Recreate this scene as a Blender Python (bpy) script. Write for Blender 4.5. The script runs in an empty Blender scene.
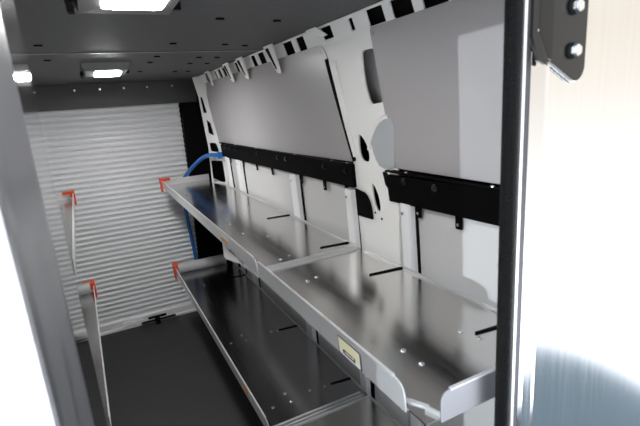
import bpy, bmesh, math
from mathutils import Vector, Matrix
C = bpy.context.scene.collection
PI = math.pi

# ------------------------------------------------------------ helpers
def link(name, me, parent=None):
    o = bpy.data.objects.new(name, me); C.objects.link(o)
    if parent: o.parent = parent
    return o
def tag(o, label=None, cat=None, group=None, kind=None):
    if label: o['label'] = label
    if cat: o['category'] = cat
    if group: o['group'] = group
    if kind: o['kind'] = kind
    return o
def thing(name, label, cat, group=None, loc=(0, 0, 0)):
    o = bpy.data.objects.new(name, None); C.objects.link(o); o.location = loc
    o.empty_display_size = .05
    return tag(o, label, cat, group)
def finish(name, bm, m, parent=None, bevel=0, smooth=False, seg=2):
    if bevel:
        bmesh.ops.bevel(bm, geom=[e for e in bm.edges if e.is_manifold and e.calc_face_angle(0) > .5],
                        offset=bevel, segments=seg, affect='EDGES', clamp_overlap=True)
    bmesh.ops.recalc_face_normals(bm, faces=bm.faces)
    me = bpy.data.meshes.new(name); bm.to_mesh(me); bm.free()
    if smooth:
        for p in me.polygons: p.use_smooth = True
    me.materials.append(m)
    o = link(name, me, parent)
    if parent:
        o.matrix_parent_inverse = Matrix.Identity(4)
        o.location = -Vector(parent.location) if parent.type == 'EMPTY' else (0, 0, 0)
    return o
def box(bm, x0, x1, y0, y1, z0, z1):
    vs = [bm.verts.new(p) for p in ((x0,y0,z0),(x1,y0,z0),(x1,y1,z0),(x0,y1,z0),(x0,y0,z1),(x1,y0,z1),(x1,y1,z1),(x0,y1,z1))]
    for f in ((0,3,2,1),(4,5,6,7),(0,1,5,4),(1,2,6,5),(2,3,7,6),(3,0,4,7)): bm.faces.new([vs[i] for i in f])
    return vs
def boxo(name, b, m, parent=None, bevel=.001):
    bm = bmesh.new(); box(bm, *b); return finish(name, bm, m, parent, bevel)
def prism(bm, pts, d):
    """pts: 3-D polygon, d: extrusion vector"""
    d = Vector(d); n = len(pts)
    a = [bm.verts.new(Vector(p)) for p in pts]; b = [bm.verts.new(Vector(p) + d) for p in pts]
    bm.faces.new(a[::-1]); bm.faces.new(b)
    for i in range(n): bm.faces.new((a[i], a[(i+1) % n], b[(i+1) % n], b[i]))
def prismo(name, pts, d, m, parent=None, bevel=0, smooth=False):
    bm = bmesh.new(); prism(bm, pts, d); return finish(name, bm, m, parent, bevel, smooth)
def cyl(bm, c, axis, r, h, n=16, r2=None):
    axis = Vector(axis).normalized(); q = axis.to_track_quat('Z', 'Y')
    M = Matrix.Translation(Vector(c) + axis*h/2) @ q.to_matrix().to_4x4()
    bmesh.ops.create_cone(bm, cap_ends=True, segments=n, radius1=r, radius2=r if r2 is None else r2, depth=h, matrix=M)
def rounded(pts, rad, n=5):
    """round the corners of a 2-D polygon; rad = number or list"""
    out = []; N = len(pts)
    for i, p in enumerate(pts):
        r = rad if not isinstance(rad, (list, tuple)) else rad[i]
        p = Vector(p); a = Vector(pts[i-1]); b = Vector(pts[(i+1) % N])
        if r <= 0: out.append(tuple(p)); continue
        u = (a-p); v = (b-p); r1 = min(r, u.length*.49, v.length*.49)
        s = p + u.normalized()*r1; e = p + v.normalized()*r1
        for k in range(n+1):
            t = k/n; out.append(tuple(s*(1-t)**2 + p*2*t*(1-t) + e*t*t))
    return out
def smoothpoly(pts, n=4):
    """closed Catmull-Rom through 2-D points"""
    N = len(pts); out = []
    for i in range(N):
        p0, p1, p2, p3 = (Vector(pts[(i+k-1) % N]) for k in range(4))
        for k in range(n):
            t = k/n
            out.append(tuple(.5*((2*p1)+(p2-p0)*t+(2*p0-5*p1+4*p2-p3)*t*t+(3*p1-p0-3*p2+p3)*t**3)))
    return out
def plate(name, outline, holes, th, f, m, parent=None, bevel=0.0008):
    """flat plate with real holes. f maps (u, v, w) to a 3-D point, w = 0..th through the plate"""
    cu = bpy.data.curves.new('tmp', 'CURVE'); cu.dimensions = '2D'; cu.fill_mode = 'BOTH'; cu.extrude = th/2
    for loop in [outline] + list(holes):
        s = cu.splines.new('POLY'); s.points.add(len(loop)-1); s.use_cyclic_u = True
        for i, p in enumerate(loop): s.points[i].co = (p[0], p[1], 0, 1)
    co = bpy.data.objects.new('tmp', cu); C.objects.link(co)
    dg = bpy.context.evaluated_depsgraph_get(); dg.update()
    me = bpy.data.meshes.new_from_object(co.evaluated_get(dg))
    bpy.data.objects.remove(co); bpy.data.curves.remove(cu)
    bm = bmesh.new(); bm.from_mesh(me); bpy.data.meshes.remove(me)
    bmesh.ops.remove_doubles(bm, verts=bm.verts, dist=1e-5)
    for v in bm.verts: v.co = Vector(f(v.co.x, v.co.y, v.co.z + th/2))
    bmesh.ops.dissolve_limit(bm, angle_limit=.01, verts=bm.verts, edges=bm.edges)
    return finish(name, bm, m, parent, 0)
def tube(name, pts, r, m, parent=None, res=6):
    cu = bpy.data.curves.new(name, 'CURVE'); cu.dimensions = '3D'; cu.bevel_depth = r; cu.bevel_resolution = res; cu.use_fill_caps = True
    s = cu.splines.new('NURBS'); s.points.add(len(pts)-1); s.order_u = 4; s.use_endpoint_u = True; s.resolution_u = 10
    for i, p in enumerate(pts): s.points[i].co = (*p, 1)
    co = bpy.data.objects.new('tmp', cu); C.objects.link(co)
    dg = bpy.context.evaluated_depsgraph_get(); dg.update()
    me = bpy.data.meshes.new_from_object(co.evaluated_get(dg)); me.name = name
    bpy.data.objects.remove(co)
    for p in me.polygons: p.use_smooth = True
    me.materials.clear(); me.materials.append(m)
    o = link(name, me, parent)
    if parent: o.location = -Vector(parent.location) if parent.type == 'EMPTY' else (0, 0, 0)
    return o
def copy_tree(o, parent=None):
    c = o.copy(); C.objects.link(c)
    if parent: c.parent = parent
    for ch in list(o.children): copy_tree(ch, c)
    return c

# ------------------------------------------------------------ materials
def mat(name, col, rough=.5, metal=0., spec=.5, coat=0., noise=None, bump=None, aniso=None, var=0.):
    m = bpy.data.materials.new(name); m.use_nodes = True; nt = m.node_tree; N = nt.nodes; L = nt.links
    b = N['Principled BSDF']
    b.inputs['Base Color'].default_value = (*col, 1); b.inputs['Roughness'].default_value = rough
    b.inputs['Metallic'].default_value = metal; b.inputs['Specular IOR Level'].default_value = spec
    b.inputs['Coat Weight'].default_value = coat
    tc = N.new('ShaderNodeTexCoord')
    mp = N.new('ShaderNodeMapping'); L.new(tc.outputs['Object'], mp.inputs[0])
    if aniso: mp.inputs['Scale'].default_value = aniso
    if noise:
        t = N.new('ShaderNodeTexNoise'); t.inputs['Scale'].default_value = noise[0]; t.inputs['Detail'].default_value = 4
        L.new(mp.outputs[0], t.inputs[0])
        r = N.new('ShaderNodeMapRange'); r.inputs[3].default_value = rough-noise[1]; r.inputs[4].default_value = rough+noise[1]
        r.inputs[1].default_value = .3; r.inputs[2].default_value = .7
        L.new(t.outputs[0], r.inputs[0]); L.new(r.outputs[0], b.inputs['Roughness'])
        if var:
            mx = N.new('ShaderNodeMix'); mx.data_type = 'RGBA'
            mx.inputs[6].default_value = (*[c*(1-var) for c in col], 1); mx.inputs[7].default_value = (*[min(1, c*(1+var)) for c in col], 1)
            L.new(t.outputs[0], mx.inputs[0]); L.new(mx.outputs[2], b.inputs['Base Color'])
    if bump:
        t = N.new('ShaderNodeTexNoise'); t.inputs['Scale'].default_value = bump[0]; t.inputs['Detail'].default_value = 3
        L.new(mp.outputs[0], t.inputs[0])
        u = N.new('ShaderNodeBump'); u.inputs['Strength'].default_value = bump[1]; u.inputs['Distance'].default_value = bump[2]
        L.new(t.outputs[0], u.inputs['Height']); L.new(u.outputs[0], b.inputs['Normal'])
    return m
def emis(name, col, s):
    m = bpy.data.materials.new(name); m.use_nodes = True
    b = m.node_tree.nodes['Principled BSDF']
    b.inputs['Base Color'].default_value = (.8, .8, .8, 1)
    b.inputs['Emission Color'].default_value = (*col, 1); b.inputs['Emission Strength'].default_value = s
    return m
ALU = mat('brushed_aluminium', (.62, .61, .595), .19, 1., noise=(60, .03), aniso=(1, .05, 1), bump=(5, .10, .01), var=.03)
ALUF = mat('flange_aluminium', (.74, .745, .755), .36, .55, noise=(30, .06), aniso=(1, .2, 3))
ALUE = mat('cut_aluminium_edge', (.92, .92, .92), .3, .6)
ALUE2 = mat('end_flange_aluminium', (.42, .42, .44), .38, .85)
ALUL = mat('shaded_aluminium_sheet', (.34, .34, .35), .18, 1., noise=(60, .03), aniso=(1, .05, 1), bump=(4, .10, .01))  # darker copy of the brushed aluminium, shade under the upper shelf in its colour
ALUB = mat('bulkhead_aluminium', (.80, .80, .80), .13, 1., noise=(60, .015), aniso=(2, 2, .05), bump=(60, .006, .001), var=.04)
ALUJ = mat('jamb_aluminium', (.72, .72, .73), .10, 1., noise=(40, .03), aniso=(3, 3, .1))
ALUD = mat('satin_jamb_aluminium', (.62, .63, .66), .34, 1., noise=(30, .05), aniso=(3, 3, .1))
WHITE = mat('white_body_paint', (.92, .92, .91), .42, 0, .4)
PANEL = mat('grey_satin_wall_panel', (.40, .388, .397), .32, 0, .5, noise=(6, .04))
PANELL = mat('pale_wall_panel', (.60, .60, .605), .4, 0, .5, noise=(6, .05))
CEIL = mat('dark_grey_ceiling_panel', (.085, .085, .088), .6, noise=(300, .08), bump=(500, .15, .001))
DARK = mat('black_plastic', (.004, .004, .0043), .6, spec=.08)
BLACK = mat('black_rail_paint', (.002, .002, .0022), .5, 0, .03)
HEAD = mat('black_textured_header', (.045, .045, .046), .33, 0, .6, bump=(700, .5, .002))
RUBBER = mat('rubber_floor', (.045, .045, .046), .6, noise=(120, .1), bump=(260, .5, .002))
SLAT = mat('grey_roller_slats', (.90, .92, .94), .3, .0)
BAR = mat('door_bottom_bar_white', (.88, .89, .90), .35, 0)
RED = mat('orange_red_plastic', (.72, .075, .02), .35, 0, .5)
BLUE = mat('blue_hose', (.02, .16, .55), .3, 0, .5, coat=.3)
BOLT = mat('zinc_bolt', (.82, .84, .86), .25, 1.)
TUBE = mat('grey_tube_plastic', (.50, .51, .53), .3, .3, .5)
STICK = mat('cream_sticker', (.85, .78, .52), .4)
STICKW = mat('white_sticker', (.85, .84, .80), .4)
ORNG = mat('orange_sticker', (.72, .36, .17), .4)
BEZ = mat('silver_lamp_bezel', (.16, .16, .16), .42, .5)
LENSR = emis('rear_lamp_lens_lit', (1, .99, .97), 125)
LENS = emis('lamp_lens_lit', (1, .985, .95), 45)
TAPE = mat('green_paint', (.05, .35, .18), .5)
HBRK = mat('grey_black_bracket_steel', (.022, .021, .020), .22, .1, .35)
SEAM = mat('grey_ceiling_strip', (.16, .16, .165), .35)
def seal_mat():
    m = mat('woven_rubber_seal', (.004, .004, .004), .40, spec=.18); nt = m.node_tree; N = nt.nodes; L = nt.links
    tc = N.new('ShaderNodeTexCoord'); mp = N.new('ShaderNodeMapping'); mp.inputs['Scale'].default_value = (1, 1, .8)
    v = N.new('ShaderNodeTexVoronoi'); v.inputs['Scale'].default_value = 520
    u = N.new('ShaderNodeBump'); u.inputs['Strength'].default_value = 1; u.inputs['Distance'].default_value = .005; u.invert = True
    L.new(tc.outputs['Object'], mp.inputs[0]); L.new(mp.outputs[0], v.inputs[0]); L.new(v.outputs[0], u.inputs['Height'])
    L.new(u.outputs[0], N['Principled BSDF'].inputs['Normal']); return m
SEAL = seal_mat()

# ------------------------------------------------------------ wall profile (inner skin of the right side)
PROF = [(0, .83), (.5, .82), (1.15, .808), (1.44, .797), (1.87, .772), (1.909, .75), (2.1, .70)]
def wx(z):
    for (a, xa), (b, xb) in zip(PROF, PROF[1:]):
        if z <= b: return xa + (xb-xa)*(z-a)/(b-a)
    return PROF[-1][1]
CX = .12
def wallf(off, z0=None, z1=None, side=1):
    """(y, z, w) -> point on the side wall, w going into the cabin"""
    def f(u, v, w):
        x = wx(v) if z0 is None else wx(z0) + (wx(z1)-wx(z0))*(v-z0)/(z1-z0)
        x = x - off - w
        return (x if side > 0 else 2*CX - x, u, v)
    return f
YB, YE = .47, 3.80

# ------------------------------------------------------------ shell (setting)
floor = boxo('floor', (-.68, .93, -1.1, YE, -.04, 0), RUBBER, bevel=0); tag(floor, kind='structure')
ceil = boxo('ceiling', (-.62, .86, YB+.03, YE, 1.909, 1.95), CEIL, bevel=0); tag(ceil, kind='structure')
st = boxo('ceiling_seam_strip', (-.52, .745, 1.988, 2.012, 1.9055, 1.909), SEAM, ceil, bevel=.0008)
DOTS = [(-.109,1.794),(-.113,2.204),(.32,1.775),(.376,1.319),(.556,1.335),(.525,1.812),(.617,1.845),(.509,2.215),(.599,2.231),
        (.516,2.465),(.61,2.488),(.311,2.146),(.307,2.372),(.302,2.811),(.508,2.885),(.591,2.915)]
for x, y in DOTS:
    bm = bmesh.new(); cyl(bm, (x, y, 1.9045), (0, 0, 1), .013, .005, 14)
    bmesh.ops.scale(bm, vec=(1, .45, 1), verts=bm.verts, space=Matrix.Translation((-x, -y, 0)))
    finish('fastener', bm, DARK, ceil)
for side, nm in ((1, 'wall_right'), (-1, 'wall_left')):
    bm = bmesh.new(); pr = [(x+.07 if side > 0 else 2*CX-x-.07, z) for z, x in PROF[:-1]]
    n = len(pr); s = .02*side
    prism(bm, [(x, YB-.0, z) for x, z in pr] + [(x+s, YB-.0, z) for x, z in pr[::-1]], (0, YE-YB, 0))
    w = finish(nm, bm, DARK if side > 0 else PANELL); tag(w, kind='structure')
    if side > 0: wallR = w
    else: wallL = w
# rear wall: black frame, header and side trims; roller door
bm = bmesh.new(); box(bm, -.68, .93, 3.76, YE, 0, 1.909)
rear = finish('wall_rear', bm, DARK); tag(rear, kind='structure')
hd = boxo('trim_1', (-.62, .775, 3.63, 3.76, 1.742, 1.909), HEAD, bevel=.004); tag(hd, kind='structure')
for x in (-.30, -.06, .10, .26, .42, .60):
    bm = bmesh.new(); cyl(bm, (x, 3.63, 1.868), (0, -1, 0), .0075, .005, 12); finish('screw', bm, BOLT, hd)
tr = prismo('trim_2', [(.655, 3.66, 1.742), (.605, 3.66, 0), (.93, 3.66, 0), (.88, 3.66, 1.742)], (0, .10, 0), DARK); tag(tr, kind='structure')
tr = prismo('trim_3', [(-.36, 3.66, 1.742), (-.36, 3.66, 0), (-.68, 3.66, 0), (-.66, 3.66, 1.742)], (0, .10, 0), DARK); tag(tr, kind='structure')
# corrugated roller curtain
bm = bmesh.new(); zs = []; P = .0395; z = .05
prof = []
while z < 1.80:
    for t, d in ((0, 0), (.05, .004), (.36, .006), (.44, .002), (.47, -.008), (.54, -.015), (.64, -.0175), (.78, -.0155), (.90, -.010), (.97, -.003)):
        prof.append((3.70+d, z+t*P))
    z += P
ln = [(y, zz) for y, zz in prof if zz < 1.80]
poly = ln + [(3.73, ln[-1][1]), (3.73, ln[0][1])]
prism(bm, [(-.42, y, zz) for y, zz in poly], (1.06, 0, 0))
dr = finish('door_1', bm, SLAT); tag(dr, kind='structure')
bb = prismo('bottom_bar', [(-.42, y, zz) for y, zz in ((3.725, 0), (3.66, 0), (3.66, .018), (3.672, .022), (3.672, .072), (3.682, .085), (3.725, .085))], (1.05, 0, 0), BAR, dr)
h = finish('handle', (lambda b: (box(b, .145, .285, 3.615, 3.632, .052, .068), box(b, .198, .232, 3.60, 3.64, .0, .062), box(b, .09, .36, 3.632, 3.66, .020, .027), b)[-1])(bmesh.new()), DARK, dr, bevel=.004)
for x in (-.02, .03, .09):
    boxo('latch_plate', (x-.02, x+.018, 3.650, 3.675, .030, .052), BAR, dr, .002)
boxo('green_mark', (.555, .580, 3.652, 3.674, .024, .050), TAPE, dr, .001)
boxo('latch', (-.33, -.27, 3.63, 3.68, .03, .09), DARK, dr, .004)

# right wall: pale lower panels, white pillar, upper grey panels, slotted roof rail
lp = plate('wall_panel', [(.49, .02), (3.52, .02), (3.52, .5), (3.52, 1.15), (3.52, 1.43), (.49, 1.43), (.49, 1.15), (.49, .5)], [], .004, wallf(.0), PANELL)
bm = bmesh.new(); bm.from_mesh(lp.data)
bpy.data.objects.remove(lp)
bm.free(); bm = bmesh.new()
pr = [(z, wx(z)) for z in (.0, .5, 1.15, 1.43)]
prism(bm, [(x, YB, z) for z, x in pr] + [(x-.004, YB, z) for z, x in pr[::-1]], (0, 1.09-YB, 0))
prism(bm, [(x, 1.32, z) for z, x in pr] + [(x-.004, 1.32, z) for z, x in pr[::-1]], (0, 3.07-1.32, 0))
lp = finish('wall_panel', bm, PANELL); tag(lp, 'pale lower wall lining below the black rails, behind the right shelves', 'wall panel')
pf = wallf(.0, 1.15, 1.87)
far = plate('wall_panel', rounded([(1.305, 1.452), (3.235, 1.435), (3.30, 1.60), (3.33, 1.852), (1.43, 1.852)], [.012, .01, .1, .02, .05]), [], .004, wallf(.010, 1.44, 1.87), PANEL)
tag(far, 'dull grey upper wall panel between the rear pillar and the white door pillar', 'wall panel')
near = plate('wall_panel', rounded([(.49, 1.452), (1.106, 1.452), (1.093, 1.50), (1.068, 1.565), (1.098, 1.60), (1.142, 1.855), (.49, 1.855)], [0, .006, .03, .02, .02, .012, 0]), [], .004, wallf(.010, 1.44, 1.87), PANEL)
tag(near, 'large grey upper wall panel partly hidden by the black door seal', 'wall panel')
for o, pts in ((far, [(1.46, 1.83), (3.27, 1.47)]), (near, [(1.125, 1.838)])):
    for y, z in pts:
        bm = bmesh.new(); cyl(bm, (wx(z)-.0135, y, z), (-1, 0, 0), .0055, .003, 12, .004); finish('rivet', bm, PANEL, o)
# door pillar with its pressed holes
pil = plate('body_pillar', rounded([(1.075, .9), (1.34, .9), (1.335, 1.15), (1.312, 1.45), (1.375, 1.66), (1.425, 1.80), (1.45, 1.858), (1.02, 1.858), (1.06, 1.45), (1.085, 1.15)], 0),
    [rounded([(1.205, 1.80), (1.13, 1.80), (1.105, 1.645), (1.175, 1.64), (1.198, 1.70)], [.02, .02, .012, .02, .02]),
     smoothpoly([(1.262, 1.545), (1.268, 1.495), (1.250, 1.462), (1.212, 1.462), (1.210, 1.50), (1.235, 1.535)]),
     smoothpoly([(1.208, 1.385), (1.205, 1.33), (1.190, 1.300), (1.170, 1.305), (1.172, 1.345), (1.190, 1.378)]),
     ], .008, wallf(.002, 1.15, 1.87), WHITE)
tag(pil, 'white painted steel body pillar with oval holes between the two grey wall panels', 'pillar')
for nm, hl, d, mt in (('pocket', [(1.30, 1.81), (1.12, 1.81), (1.09, 1.63), (1.28, 1.63)], .030, PANEL),
                 ('pocket', [(1.28, 1.56), (1.28, 1.45), (1.20, 1.45), (1.20, 1.56)], .03, DARK), ('pocket', [(1.22, 1.40), (1.22, 1.29), (1.16, 1.29), (1.16, 1.40)], .03, DARK)):
    plate(nm, hl, [], .002, wallf(-.045, 1.15, 1.87), mt, pil)
# raised flute and curved recess on the pillar, the recess a flat grey plate
plate('flute', rounded([(1.305, 1.47), (1.285, 1.47), (1.36, 1.79), (1.40, 1.79)], .006), [], .006, wallf(.010, 1.15, 1.87), WHITE, pil)
rc = plate('recess', smoothpoly([(1.165, 1.575), (1.185, 1.52), (1.150, 1.452), (1.075, 1.452), (1.07, 1.50), (1.06, 1.57), (1.08, 1.598), (1.12, 1.592)], 3), [], .003, wallf(.010, 1.15, 1.87), mat('grey_recess', (.45, .48, .50), .4), pil)
tube('recess_lip', [(wx(1.55)-.014, 1.20, 1.50), (wx(1.57)-.016, 1.178, 1.565), (wx(1.6)-.016, 1.13, 1.603), (wx(1.6)-.014, 1.085, 1.603)], .006, WHITE, pil)
for y, z in ((1.085, 1.605), (1.155, 1.42), (1.20, 1.29), (1.165, 1.275)):
    bm = bmesh.new(); cyl(bm, (wx(z)-.009, y, z), (-1, 0, 0), .004, .004, 10); finish('hole_plug', bm, DARK, pil)
plate('latch_slot', rounded([(1.135, 1.435), (1.115, 1.435), (1.085, 1.385), (1.10, 1.375), (1.125, 1.395)], .005), [], .004, wallf(.010, 1.15, 1.87), DARK, pil)
# black strip standing in for the dark gap between far panel and pillar
tube('gap_shade_strip', [(wx(1.80)-.010, 1.422, 1.800), (wx(1.7)-.012, 1.392, 1.705), (wx(1.6)-.012, 1.352, 1.60), (wx(1.46)-.012, 1.300, 1.455)], .0095, DARK, pil)
# plain grey backing behind the upper panels so the wall reads closed
# lower part of the pillar, continuing behind the shelf to the floor
boxo('pillar_foot', (.835, .870, 1.09, 1.33, 0, .92), WHITE, pil)

# roof rail with slots
def rr(u, v, w):     # v 0..1 from lower to upper edge
    a = Vector((wx(1.86)-.002, u, 1.845)); b = Vector((.748, u, 1.9085))
    p = a.lerp(b, v); return p + Vector((-.8, 0, -.5)).normalized()*w
def slot(y0, y1, v0=.12, v1=.9, r=.02):
    return [(y, v) for y, v in rounded([(y0, v0), (y1, v0), (y1, v1), (y0, v1)], [r, r, r, r])]
holes = [slot(.50, .62), slot(.68, .77), slot(.82, .905), slot(.94, 1.025), slot(1.06, 1.14), slot(1.215, 1.24, .3, .85), slot(1.35, 1.42, .3, .9), slot(1.56, 1.63), slot(1.67, 1.76), slot(1.99, 2.07), slot(2.11, 2.17),
         slot(2.30, 2.36), slot(2.40, 2.45), slot(2.56, 2.60), slot(2.65, 2.71), slot(2.75, 2.81), slot(2.86, 2.90), slot(3.02, 3.07), slot(3.11, 3.16)]
rail = plate('roof_rail', [(.49, 0), (3.40, 0), (3.40, 1), (.49, 1)], holes, .006, rr, WHITE)
tag(rail, 'white steel roof rail with dark slots along the top of the right wall', 'rail')
bm = bmesh.new(); prism(bm, [(.80, YB+.03, 1.84), (.765, YB+.03, 1.9085), (.82, YB+.03, 1.9085)], (0, 2.9, 0)); finish('rail_backing', bm, DARK, rail)
for y, zb, w in ((1.83, 1.79, .115), (2.245, 1.80, .12), (2.50, 1.805, .115), (2.95, 1.815, .12)):
    f = lambda u, v, t: (.756-(v-1.79)*.36-t, u, v)
    o = [(y-w*.16, zb), (y+w*.16, zb+.004), (y+w*.50, 1.905), (y-w*.42, 1.905)]
    hk = plate('hook', rounded(o, [.012, .012, 0, 0]), [], .005, f, WHITE, rail)
    plate('slit', rounded([(y+w*.02, zb+.018), (y+w*.13, zb+.020), (y+w*.36, 1.895), (y+w*.06, 1.895)], .006), [], .001, lambda u, v, t: f(u, v, .0052+t), DARK, hk)
plate('hook_rib', rounded([(1.37, 1.872), (1.41, 1.872), (1.50, 1.905), (1.42, 1.905)], .004), [], .004, lambda u, v, t: (wx(v)-.022-t, u, v), WHITE, rail)

# rear pillar, slim and pierced
rpf = lambda u, v, w: (.69+(3.45-u)*.3143-w*.95, u-w*.3, v)
rp = plate('body_pillar', rounded([(3.10, .95), (3.31, .95), (3.298, 1.13), (3.285, 1.40), (3.314, 1.615), (3.33, 1.764), (3.38, 1.905), (3.20, 1.905), (3.222, 1.77), (3.206, 1.68), (3.179, 1.576), (3.142, 1.465), (3.097, 1.388), (3.083, 1.283), (3.095, 1.145)], .01),
    [rounded([(3.315, 1.77), (3.279, 1.755), (3.245, 1.65), (3.292, 1.65)], .012),
     rounded([(3.268, 1.606), (3.212, 1.575), (3.190, 1.486), (3.262, 1.507)], .012),
     rounded([(3.268, 1.437), (3.175, 1.437), (3.150, 1.372), (3.262, 1.375)], .02),
     rounded([(3.278, 1.307), (3.125, 1.312), (3.115, 1.158), (3.282, 1.150)], .02)], .006, rpf, WHITE)
tag(rp, 'slim white rear body pillar with black openings beside the roller door', 'pillar')
boxo('pillar_foot', (.775, .80, 3.10, 3.16, 0, 1.08), WHITE, rp)

# ------------------------------------------------------------ black wall rails
def wall_rail(y0, y1, label, bolts, tops, tabs, ends):
    t = thing('wall_rail', label, 'rail', 'black rails along the right wall', (wx(1.4), (y0+y1)/2, 1.36))
    f = wallf(.012, 1.30, 1.44)
    o = rounded([(y0, 1.362), (y1, 1.348), (y1+.01, 1.43), (y0, 1.445)], [.03 if ends else .004, .004, .01, .006])
    plate('rail_plate', o, [], .012, f, BLACK, t)
    boxo('top_lip', (wx(1.44)-.034, wx(1.44)-.008, y0+.005, y1, 1.441, 1.446), BLACK, t)
    for y in bolts:
        bm = bmesh.new(); cyl(bm, (wx(1.424)-.022, y, 1.418), (-1, 0, 0), .0105, .004, 20); cyl(bm, (wx(1.424)-.026, y, 1.418), (-1, 0, 0), .0068, .005, 6); finish('bolt', bm, mat('dark_bolt', (.10, .10, .10), .25, 1.) if 'dark_bolt' not in bpy.data.materials else bpy.data.materials['dark_bolt'], t)
    for y in tops:
        bm = bmesh.new(); cyl(bm, (wx(1.44)-.026, y, 1.445), (0, 0, 1), .0055, .004, 10); finish('screw', bm, BOLT, t)
    for y in tabs:
        tb = plate('tab', rounded([(y-.011, 1.318), (y+.011, 1.318), (y+.011, 1.372), (y-.011, 1.372)], [.003, .003, 0, 0]), [], .004, wallf(.012, 1.30, 1.44), BLACK, t)
        bm = bmesh.new(); cyl(bm, (wx(1.33)-.016, y, 1.331), (-1, 0, 0), .0042, .003, 10); b = finish('rivet', bm, BOLT, tb)
    return t
wall_rail(1.305, 3.06, 'long black steel rail on the right wall between rear pillar and door pillar', (1.352, 1.52, 2.0, 1.90, 2.30, 2.83, 2.95, 2.70), (1.335, 1.445, 1.785, 2.3, 2.7), (1.375, 1.548, 1.772, 2.13, 2.37, 2.62, 2.90), False)
wall_rail(.50, 1.098, 'short black steel rail on the right wall nearest the black door seal', (.889, 1.018), (.696, 1.004, 1.075), (.815, .972), True)
plate('rail_gusset', rounded([(1.305, 1.36), (1.24, 1.352), (1.215, 1.32), (1.21, 1.265), (1.305, 1.262)], [.0, .02, .02, .004, .004]), [], .004, wallf(.014, 1.15, 1.87), BLACK, [o for o in bpy.data.objects if o.name == 'wall_rail'][0])

# ------------------------------------------------------------ wall brackets (pale channels carrying the shelves)
def bracket(y, w, label):
    t = thing('shelf_bracket', label, 'bracket', 'pale upright channels along the right wall', (wx(1.0), y, 0))
    bm = bmesh.new()
    zs = (.0, .5, 1.15, 1.352)
    d = .022
    for (za, zb) in zip(zs, zs[1:]):
        xa, xb = wx(za)-.006, wx(zb)-.006
        sec = [(0, 0), (0, 0)]
        vs = []
        for x, z in ((xa, za), (xb, zb)):
            vs.append([bm.verts.new((x, y-w/2, z)), bm.verts.new((x-d, y-w/2+.006, z)), bm.verts.new((x-d, y+w/2-.006, z)), bm.verts.new((x, y+w/2, z))])
        for i in range(4): bm.faces.new((vs[0][i], vs[0][(i+1) % 4], vs[1][(i+1) % 4], vs[1][i]))
        if za == 0: bm.faces.new(vs[0][::-1])
        if zb == zs[-1]: bm.faces.new(vs[1])
    bmesh.ops.remove_doubles(bm, verts=bm.verts, dist=1e-5)
    finish('channel', bm, ALUF2, t, .003)
    # dark strip on the near side, drawn in place of the shadow gap
    bm = bmesh.new()
    for (za, zb) in zip(zs[1:], zs[2:]):
        prism(bm, [(wx(za)-.004, y-w/2-.004, za), (wx(za)-.012, y-w/2-.004, za), (wx(zb)-.012, y-w/2-.004, zb), (wx(zb)-.004, y-w/2-.004, zb)], (0, .0045, 0))
    finish('gap_shade_strip', bm, DARK, t)
    bm = bmesh.new(); cyl(bm, (wx(1.31)-.035, y, 1.325), (-1, 0, 0), .005, .003, 10); finish('rivet', bm, BOLT, t)
    return t
ALUF2 = mat('pale_coated_channel', (.92, .93, .95), .35, .1)
for y, w, lb in ((2.975, .07, 'pale upright shelf channel right beside the rear pillar'), (2.70, .10, 'pale upright shelf channel second from the rear pillar'),
                 (1.84, .085, 'pale upright shelf channel standing alone midway under the long rail'), (1.345, .06, 'pale upright shelf channel just behind the white door pillar'),
                 (1.02, .058, 'pale upright shelf channel on the camera side of the white door pillar')):
    bracket(y, w, lb)

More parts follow.
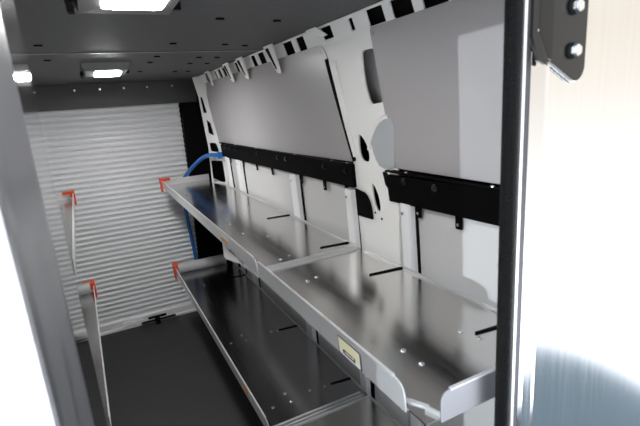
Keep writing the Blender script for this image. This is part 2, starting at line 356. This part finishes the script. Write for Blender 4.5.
# ------------------------------------------------------------ shelves
def shelf(label, x0, x1, y0, y1, z, hgt, m, mf, side=1, rivets=(), slots=(), near_flange=False, far_clip=True, tube_end=False, notch=.05, x0f=None, stickers=(), zf=None, back=True):
    """tray: x0 = front edge (aisle side), x1 = wall side. x0f = front edge at far end"""
    if x0f is None: x0f = x0
    t = thing('folding_shelf', label, 'shelf', None, (x0, (y0+y1)/2, z))
    s = 1 if x1 > x0 else -1
    th = .003
    fx = lambda y: x0 + (x0f-x0)*(y-y0)/(y1-y0)
    bm = bmesh.new(); prism(bm, [(x0, y0, z-th), (x0f, y1, z-th), (x1, y1, z-th), (x1, y0, z-th)], (0, 0, th)); finish('tray', bm, m, t)
    # front flange: upright lip with rounded ends, slightly splayed outwards
    ff = lambda u, v, w: (fx(u) + s*(w-.004) - s*.05*(v-z), u, v)
    fl = plate('front_flange', rounded([(y0+notch, z-.008), (y1-.01, z-.008), (y1-.01, z+hgt), (y0+notch, z+hgt)], [.002, .002, .01, .035]), [], .003, ff, mf, t)
    bm = bmesh.new()   # bright rolled top edge
    prism(bm, [ff(y0+notch+.03, z+hgt-.002, -.001), ff(y0+notch+.03, z+hgt+.002, -.001), ff(y0+notch+.03, z+hgt+.002, .005), ff(y0+notch+.03, z+hgt-.002, .005)], Vector(ff(y1-.02, z, 0))-Vector(ff(y0+notch+.03, z, 0)))
    finish('rolled_edge', bm, ALUE, t, .0008)
    # inner bend seen along the base of the flange
    if back:
        bm = bmesh.new(); prism(bm, [(x1, y0+.02, z), (x1-s*.003, y0+.02, z), (x1-s*.003, y0+.02, z+.008), (x1, y0+.02, z+.008)], (0, y1-y0-.04, 0)); finish('back_lip', bm, mf, t)
    # far end flange and orange corner clip
    bm = bmesh.new(); xa, xb = sorted((x0f+s*.012, x1-s*.03)); box(bm, xa, xb, y1-.004, y1, z-.008, z+(hgt-.004 if far_clip else .006)); finish('end_flange', bm, mf, t, .001)
    if tube_end:
        bm = bmesh.new(); cyl(bm, (x0f+s*.015, y1-.050, z+.030), (s, 0, 0), .037, abs(x1-x0)-.06, 24); finish('end_tube', bm, TUBE, t)
    if far_clip:
        bm = bmesh.new()
        xa, xb = sorted((x0f-s*.014, x0f+s*.012)); box(bm, xa, xb, y1-.085, y1+.006, z+hgt-.026, z+hgt+.016)
        xa, xb = sorted((x0f-s*.016, x0f-s*.004)); box(bm, xa, xb, y1-.080, y1-.03, z-.034, z+hgt)
        xa, xb = sorted((x0f-s*.010, x0f+s*.060)); box(bm, xa, xb, y1-.030, y1+.008, z+hgt-.010, z+hgt+.008)
        finish('corner_clip', bm, RED, t, .004)
    if near_flange:
        nf = lambda u, v, w: (u, y0-.002+w, v)
        xa, xb = x0+.030, x1-.02
        plate('end_flange', rounded([(xa, z-.008), (xb, z-.008), (xb, z+hgt), (xa, z+hgt)], [.002, .002, .01, .022]), [], .003, nf, ALUE2, t)
        bm = bmesh.new(); box(bm, xa+.02, xb, y0-.003, y0+.003, z+hgt-.002, z+hgt+.0015); finish('rolled_edge', bm, ALUE, t, .0006)
        bm = bmesh.new(); prism(bm, [(xa, y0+.002, z), (xa+.004, y0+.002, z), (xa-.005, y0+.030, z), (xa-.009, y0+.028, z)], (0, 0, .008)); finish('corner_tab', bm, ALUE, t)
        bm = bmesh.new(); prism(bm, [(x0+.003, y0+notch+.02, z), (x0+.028, y0+notch-.02, z), (x0+.034, y0+notch-.016, z), (x0+.008, y0+notch+.03, z)], (0, 0, .003)); finish('corner_tab', bm, ALUE, t)
    else:  # rolled joint strip at near end
        bm = bmesh.new(); xa, xb = sorted((x0+s*.01, x1-s*.02)); box(bm, xa, xb, y0, y0+.008, z, z+.007); box(bm, xa, xb, y0+.020, y0+.028, z, z+.006); finish('joint_strip', bm, mf, t, .002)
    for x, y in rivets:
        bm = bmesh.new(); bmesh.ops.create_uvsphere(bm, u_segments=12, v_segments=6, radius=.0066, matrix=Matrix.Translation((x, y, z+.0008)))
        bmesh.ops.scale(bm, vec=(1, 1, .45), verts=bm.verts, space=Matrix.Translation((-x, -y, -z)))
        finish('rivet', bm, BOLT, t, smooth=True)
    for xa, xb, y in slots:
        bm = bmesh.new(); prism(bm, [(xa, y+.004, z+.0005), (xb, y-.010, z+.0005), (xb, y-.002, z+.0005), (xa, y+.0085, z+.0005)], (0, 0, .0035)); finish('arm_slot', bm, DARK, t, .0006)
    for ya, yb, kind in stickers:
        q = lambda u, v, w: ff(u, v, -w)
        za, zb = z+.004, z+hgt-.010
        if kind == 'cream':
            za, zb = z-.006, z+hgt-.013
            sb = plate('sticker', rounded([(ya, za), (yb, za), (yb, zb), (ya, zb)], .002), [], .0006, lambda u, v, w: ff(u, v, -.0004-w), DARK, t)
            m_ = .0035
            plate('sticker_face', [(ya+m_, za+.002), (yb-m_, za+.002), (yb-m_, zb-.002), (ya+m_, zb-.002)], [], .0004, lambda u, v, w: ff(u, v, -.001-w), STICKW, sb)
            plate('sticker_face', [(ya+m_, (za+zb)/2-.006), (yb-m_, (za+zb)/2-.006), (yb-m_, zb-.002), (ya+m_, zb-.002)], [], .0003, lambda u, v, w: ff(u, v, -.0014-w), STICK, sb)
            zc = (za+zb)/2 - .004; hh = .0085; k0 = ya+.022; k1 = yb-.020
            plate('printed_mark', [(k0, zc-hh), (k1, zc-hh), (k1, zc-.0010), (k1-.006, zc-.0010), (k1-.006, zc-hh+.003), (k0+.004, zc-hh+.003), (k0+.004, zc+.002), (k0, zc+.002)], [], .0003, lambda u, v, w: ff(u, v, -.0018-w), DARK, sb)
            plate('printed_mark', [(k0+.008, zc-.0015), (k1-.002, zc-.0015), (k1-.002, zc+.001), (k0+.008, zc+.001)], [], .0003, lambda u, v, w: ff(u, v, -.0018-w), DARK, sb)
        else:
            sb = plate('sticker', [(ya, za), (yb, za), (yb, zb), (ya, zb)], [], .0006, lambda u, v, w: ff(u, v, -.0004-w), STICKW if kind == 'pale' else ORNG, t)
            plate('sticker_face', [(ya, za), (yb, za), (yb, za+(zb-za)*.55), (ya, za+(zb-za)*.55)], [], .0003, lambda u, v, w: ff(u, v, -.001-w), ORNG, sb)
    return t
Z1 = 1.145
shelf('long brushed aluminium shelf on the right at upper level, reaching back to the roller door', .395, .779, 1.285, 3.46, Z1, .047, ALU, ALUF,
      rivets=[(.577, 1.695), (.564, 1.649), (.495, 1.765), (.494, 2.011), (.495, 1.962), (.421, 1.99), (.47, 2.9), (.50, 2.86), (.50, 1.36), (.54, 1.38)],
      slots=[(.665, .778, 1.93), (.665, .778, 1.375)], stickers=[(1.62, 1.72, 'pale')], notch=.0)
shelf('short brushed aluminium shelf on the right at upper level, nearest the camera with cream sticker', .393, .779, .478, 1.280, Z1, .047, ALU, ALUF,
      rivets=[(.493, 1.128), (.529, 1.141), (.428, 1.077), (.495, .671), (.495, .613), (.425, .615), (.647, .663), (.66, .62)],
      slots=[(.665, .778, 1.05), (.665, .778, .632)], near_flange=True, far_clip=False, stickers=[(.662, .752, 'cream')], notch=.048)
Z2 = .557
shelf('long shade-darkened aluminium shelf on the right at lower level, under the upper shelf', .370, .768, 1.275, 3.19, Z2, .050, ALUL, ALUF, x0f=.361,
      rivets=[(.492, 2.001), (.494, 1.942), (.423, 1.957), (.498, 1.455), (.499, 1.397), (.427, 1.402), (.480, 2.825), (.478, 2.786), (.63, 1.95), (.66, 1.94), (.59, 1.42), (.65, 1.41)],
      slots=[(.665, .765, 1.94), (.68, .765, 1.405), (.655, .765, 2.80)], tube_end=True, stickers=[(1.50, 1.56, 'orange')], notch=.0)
shelf('short aluminium shelf on the right at lower level, nearest the camera', .370, .768, .478, 1.268, Z2, .050, ALU, ALUF,
      rivets=[(.47, 1.14), (.52, 1.16), (.75, 1.02), (.5, .7)], slots=[(.665, .765, 1.05)], near_flange=True, far_clip=False, notch=.048)
LXW = -.60
shelf('brushed aluminium shelf on the left at upper level with red corner clip', -.138, LXW, 1.68, 3.45, Z1, .047, ALU, ALUF, x0f=-.192, notch=0,
      rivets=[(-.25, 2.2), (-.27, 2.25), (-.25, 3.1)])
shelf('brushed aluminium shelf on the left at lower level with red corner clip', -.126, LXW, 1.59, 3.20, Z2, .050, ALU, ALUF, x0f=-.172, notch=0, tube_end=True,
      rivets=[(-.25, 2.2), (-.27, 2.25), (-.25, 3.1)])

# support plates under the upper right shelf where the two trays meet
def gusset(y0, y1, label):
    t = thing('shelf_gusset', label, 'bracket', None, (.41, y0, Z1-.04))
    plate('gusset_plate', rounded([(y1, Z1-.004), (y0, Z1-.004), (y0, Z1-.035), (y0+(y1-y0)*.45, Z1-.045), (y1-.04, Z1-.088), (y1, Z1-.088)], [0, 0, .004, .02, .004, .004]),
          [rounded([(y0+(y1-y0)*.80, Z1-.022), (y0+(y1-y0)*.62, Z1-.018), (y0+(y1-y0)*.60, Z1-.032), (y0+(y1-y0)*.78, Z1-.036)], .004),
           rounded([(y0+(y1-y0)*.50, Z1-.022), (y0+(y1-y0)*.36, Z1-.018), (y0+(y1-y0)*.34, Z1-.032), (y0+(y1-y0)*.48, Z1-.036)], .004)], .004, lambda u, v, w: (.404+w, u, v), ALUF2, t)
gusset(1.33, 1.78, 'pale pierced plate under the front of the long upper shelf, below its orange sticker')

# blue hose
t = thing('blue_hose', 'bright blue hose clipped to the rear pillar and running down beside the roller door', 'hose', None, (.60, 3.56, 0))
tube('hose', [(.770, 3.085, 1.356), (.735, 3.12, 1.358), (.712, 3.18, 1.358), (.675, 3.27, 1.340), (.575, 3.49, 1.195), (.550, 3.56, 1.12), (.560, 3.60, .90), (.572, 3.60, .70), (.590, 3.60, .45), (.595, 3.60, .15), (.595, 3.60, .005)], .0145, BLUE, t)
boxo('hose_clip', (.748, .778, 3.068, 3.10, 1.334, 1.378), BLUE, t, .008)

# ------------------------------------------------------------ ceiling lamps
def lamp(y0, label, lens, group='ceiling lamps in a row down the middle of the ceiling'):
    L_ = .36; x0, x1 = .006, .214; zt = 1.909; zb = 1.872
    t = thing('ceiling_lamp', label, 'ceiling light', group, ((x0+x1)/2, y0, zt))
    bm = bmesh.new()
    o = [(x0, y0), (x1, y0), (x1, y0-L_), (x0, y0-L_)]
    i_ = [(x0+.012, y0-.012), (x1-.012, y0-.012), (x1-.012, y0-L_+.012), (x0+.012, y0-L_+.012)]
    k = [(x0+.052, y0-.095), (x1-.040, y0-.095), (x1-.040, y0-L_+.05), (x0+.052, y0-L_+.05)]
    r = [(x0+.058, y0-.10), (x1-.046, y0-.10), (x1-.046, y0-L_+.055), (x0+.058, y0-L_+.055)]
    rings = [([(a, b) for a, b in o], zt), (i_, zb+.004), ([(a, b) for a, b in i_], zb+.004), (k, zb), (r, zb+.010)]
    R = [[bm.verts.new((a, b, z)) for a, b in rg] for rg, z in rings if rg]
    R = [R[0], R[1], R[3], R[4]]
    for A, B in zip(R, R[1:]):
        for j in range(4): bm.faces.new((A[j], A[(j+1) % 4], B[(j+1) % 4], B[j]))
    bmesh.ops.delete(bm, geom=[v for v in bm.verts if not v.link_faces], context='VERTS')
    finish('bezel', bm, BEZ, t)
    bm = bmesh.new(); prism(bm, [(a, b, zb+.006) for a, b in rounded(k, .018)], (0, 0, -.010)); finish('lens', bm, lens, t, .002)
    bm = bmesh.new(); box(bm, x0-.010, x0+.004, y0-.11, y0-.03, zb+.002, zb+.020); box(bm, x0-.008, x0+.004, y0-.05, y0-.03, zb-.002, zb+.026); finish('switch', bm, DARK, t, .002)
    bm = bmesh.new(); box(bm, x0-.004, x1+.02, y0-.002, y0+.012, zt-.018, zt); finish('gasket', bm, DARK, t, .001)
    return t
lamp(1.135, 'large lit ceiling lamp with silver bezel at the top edge nearest the camera', LENS)
lamp(2.70, 'lit ceiling lamp near the roller door, farther of the two', LENSR)

# ------------------------------------------------------------ front bulkhead with its doorway
bmz = (0, 1.99)
def extr(name, pl, m, z0=0, z1=1.99, parent=None, bevel=0, smooth=False):
    return prismo(name, [(x, y, z0) for x, y in pl], (0, 0, z1-z0), m, parent, bevel, smooth)
bulk = extr('wall_front', [(.604, .450), (1.6, .450), (1.6, .456), (.604, .456)], ALUB); tag(bulk, kind='structure')
# pressed return: ridge, pale band, curved white lip
jl = extr('door_jamb', [(.606, .4495), (.6035, .4460), (.601, .4495), (.583, .452), (.577, .455), (.572, .462), (.566, .476), (.572, .478), (.577, .468), (.582, .461), (.606, .458)], ALUB2 if 'ALUB2' in globals() else ALUJ)
jl.name = 'trim_4'; tag(jl, kind='structure')
j2 = extr('trim_5', [(.5665, .449), (.5675, .47), (.556, .47), (.5545, .452), (.556, .447)], mat('dark_jamb_edge', (.05, .052, .065), .45, .2)); tag(j2, kind='structure')
j3 = extr('trim_6', [(.5545, .446), (.5555, .468), (.549, .468), (.549, .4465), (.552, .4445)], ALUE); tag(j3, kind='structure')
bm = bmesh.new(); cyl(bm, (.534, .452, 0), (0, 0, 1), .0119, 1.99, 24)
sl = finish('rubber_door_seal', bm, SEAL, smooth=True); tag(sl, 'black woven rubber door seal standing full height left of the aluminium bulkhead', 'door seal')
boxo('crease', (.78, 1.6, .4485, .4505, 1.5715, 1.5725), ALUB, bulk, 0)

# left jamb: mirror strip, slanted satin band, bulkhead sheet with ribs
lj = extr('trim_7', [(-.0512, .470), (-.0545, .652), (-.0595, .652), (-.058, .470)], ALUJ); tag(lj, kind='structure')
lb = extr('trim_8', [(-.0505, .470), (-.0515, .462), (-.0640, .400), (-.0655, .385), (-.0680, .380), (-.0790, .380), (-.0790, .445), (-.058, .472)], ALUD); tag(lb, kind='structure')
lw = extr('wall_front_left', [(-.0785, .432), (-.086, .4305), (-.0895, .426), (-.093, .4305), (-.099, .4315), (-.103, .427), (-.107, .4315), (-1.2, .440), (-1.2, .446), (-.078, .440)], ALUB)
tag(lw, kind='structure')
hdw = boxo('trim_9', (-.078, .604, .440, .475, 1.790, 1.99), ALUB); tag(hdw, kind='structure')  # unseen doorway header, height set to cut off the top of the sun patch

# hinge bracket with two bolts on the bulkhead
t = thing('hinge_bracket', 'dark steel hinge bracket with two zinc bolts at top of the right bulkhead', 'bracket', None, (.64, .449, 1.66))
plate('bracket_plate', rounded([(.606, 1.690), (.668, 1.657), (.683, 1.672), (.683, 1.96), (.606, 1.96)], [.003, .010, .012, .004, .002]), [], .004, lambda u, v, w: (u, .4485-w-.0035, v), HBRK, t)
prismo('bracket_return', [(.606, .4425, 1.690), (.574, .452, 1.706), (.574, .452, 1.96), (.606, .4425, 1.96)], (-.001, -.0035, 0), HBRK, t)
plate('bracket_edge', rounded([(.604, 1.688), (.668, 1.654), (.6855, 1.670), (.6855, 1.96), (.604, 1.96)], [.003, .010, .012, .004, .002]), [], .0012, lambda u, v, w: (u, .4487-w-.0005, v), ALUE, t)
prismo('latch_tongue', [(.560, .441, 1.96), (.560, .441, 1.722), (.572, .441, 1.690), (.588, .440, 1.684), (.594, .440, 1.688), (.578, .440, 1.715), (.569, .440, 1.728), (.569, .440, 1.96)], (0, -.005, 0), HBRK, t, .001)
bm = bmesh.new(); cyl(bm, (.5695, .438, 1.729), (0, -1, 0), .0025, .002, 10); finish('rivet', bm, BOLT, t)
for x, z in ((.6475, 1.762), (.6485, 1.702)):
    bm = bmesh.new(); cyl(bm, (x, .441, z), (0, -1, 0), .0115, .003, 20)
    b0 = finish('bolt', bm, DARK, t)
    bm = bmesh.new(); cyl(bm, (x+.003, .438, z), (0, -1, 0), .0098, .008, 6, .0088); finish('bolt_head', bm, BOLT, b0, .0008)

for o in t.children: o.location.x -= .007

# ------------------------------------------------------------ light
w = bpy.data.worlds.new('sky'); bpy.context.scene.world = w; w.use_nodes = True
nt = w.node_tree; N = nt.nodes; Lk = nt.links; bg = N['Background']
tc = N.new('ShaderNodeTexCoord'); sp = N.new('ShaderNodeSeparateXYZ'); Lk.new(tc.outputs['Generated'], sp.inputs[0])
cr = N.new('ShaderNodeValToRGB'); mr = N.new('ShaderNodeMapRange'); mr.inputs[1].default_value = -1; mr.inputs[2].default_value = 1
Lk.new(sp.outputs['Z'], mr.inputs[0]); Lk.new(mr.outputs[0], cr.inputs[0])
e = cr.color_ramp.elements
e[0].position = 0; e[0].color = (.55, .62, .72, 1)
e[1].position = 1; e[1].color = (.55, .68, .85, 1)
for p, c in ((.20, (1.1, 1.2, 1.35, 1)), (.335, (1.2, 1.25, 1.32, 1)), (.375, (.68, .68, .67, 1)), (.425, (.47, .46, .44, 1)), (.50, (.39, .37, .34, 1)), (.56, (.36, .33, .29, 1)), (.70, (.45, .49, .55, 1))):
    k = e.new(p); k.color = c
# dark patch added to the world colour for the bulkhead to reflect low down
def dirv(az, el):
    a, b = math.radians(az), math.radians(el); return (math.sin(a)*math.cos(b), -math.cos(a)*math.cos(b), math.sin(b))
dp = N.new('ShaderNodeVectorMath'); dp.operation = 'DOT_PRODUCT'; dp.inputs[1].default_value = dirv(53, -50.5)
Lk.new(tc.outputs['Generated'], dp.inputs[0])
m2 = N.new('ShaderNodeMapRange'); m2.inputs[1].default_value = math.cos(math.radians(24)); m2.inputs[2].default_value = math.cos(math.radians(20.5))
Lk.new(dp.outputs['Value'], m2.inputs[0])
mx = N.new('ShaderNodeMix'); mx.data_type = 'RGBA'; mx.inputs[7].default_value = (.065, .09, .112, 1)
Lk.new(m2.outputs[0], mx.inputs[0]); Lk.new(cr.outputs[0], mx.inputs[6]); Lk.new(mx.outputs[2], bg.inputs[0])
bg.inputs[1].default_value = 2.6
s = bpy.data.lights.new('sun', 'SUN'); s.energy = 1.5; s.angle = math.radians(.6); s.color = (.86, .94, 1)
so = bpy.data.objects.new('sun', s); C.objects.link(so)
so.rotation_euler = Vector((.894, .447, -.016)).to_track_quat('-Z', 'Y').to_euler()

# ------------------------------------------------------------ camera
cam = bpy.data.cameras.new('camera'); co = bpy.data.objects.new('camera', cam); C.objects.link(co)
R = Matrix(((.88819916, .17225967*1, -.42594466), (0, 0, 0), (0, 0, 0)))
Xv = Vector((.88819916, -.17225967, .42594466)); Yv = Vector((-.45362001, -.181448, .87252823)); Dv = Vector((.07301461, .96819586, .2393024))
M = Matrix(((Xv[0], -Xv[1], -Xv[2], 0), (Yv[0], -Yv[1], -Yv[2], 0), (-Dv[0], Dv[1], Dv[2], 1.654), (0, 0, 0, 1)))
co.matrix_world = M
cam.sensor_width = 36; cam.lens = 442.4/640*36; cam.clip_start = .01
cam.dof.use_dof = True; cam.dof.focus_distance = 2.2; cam.dof.aperture_fstop = 7.0
sc = bpy.context.scene; sc.camera = co
sc.view_settings.view_transform = 'Standard'; sc.view_settings.look = 'None'; sc.view_settings.gamma = 1; sc.view_settings.exposure = 0.25
sc.view_settings.use_curve_mapping = False
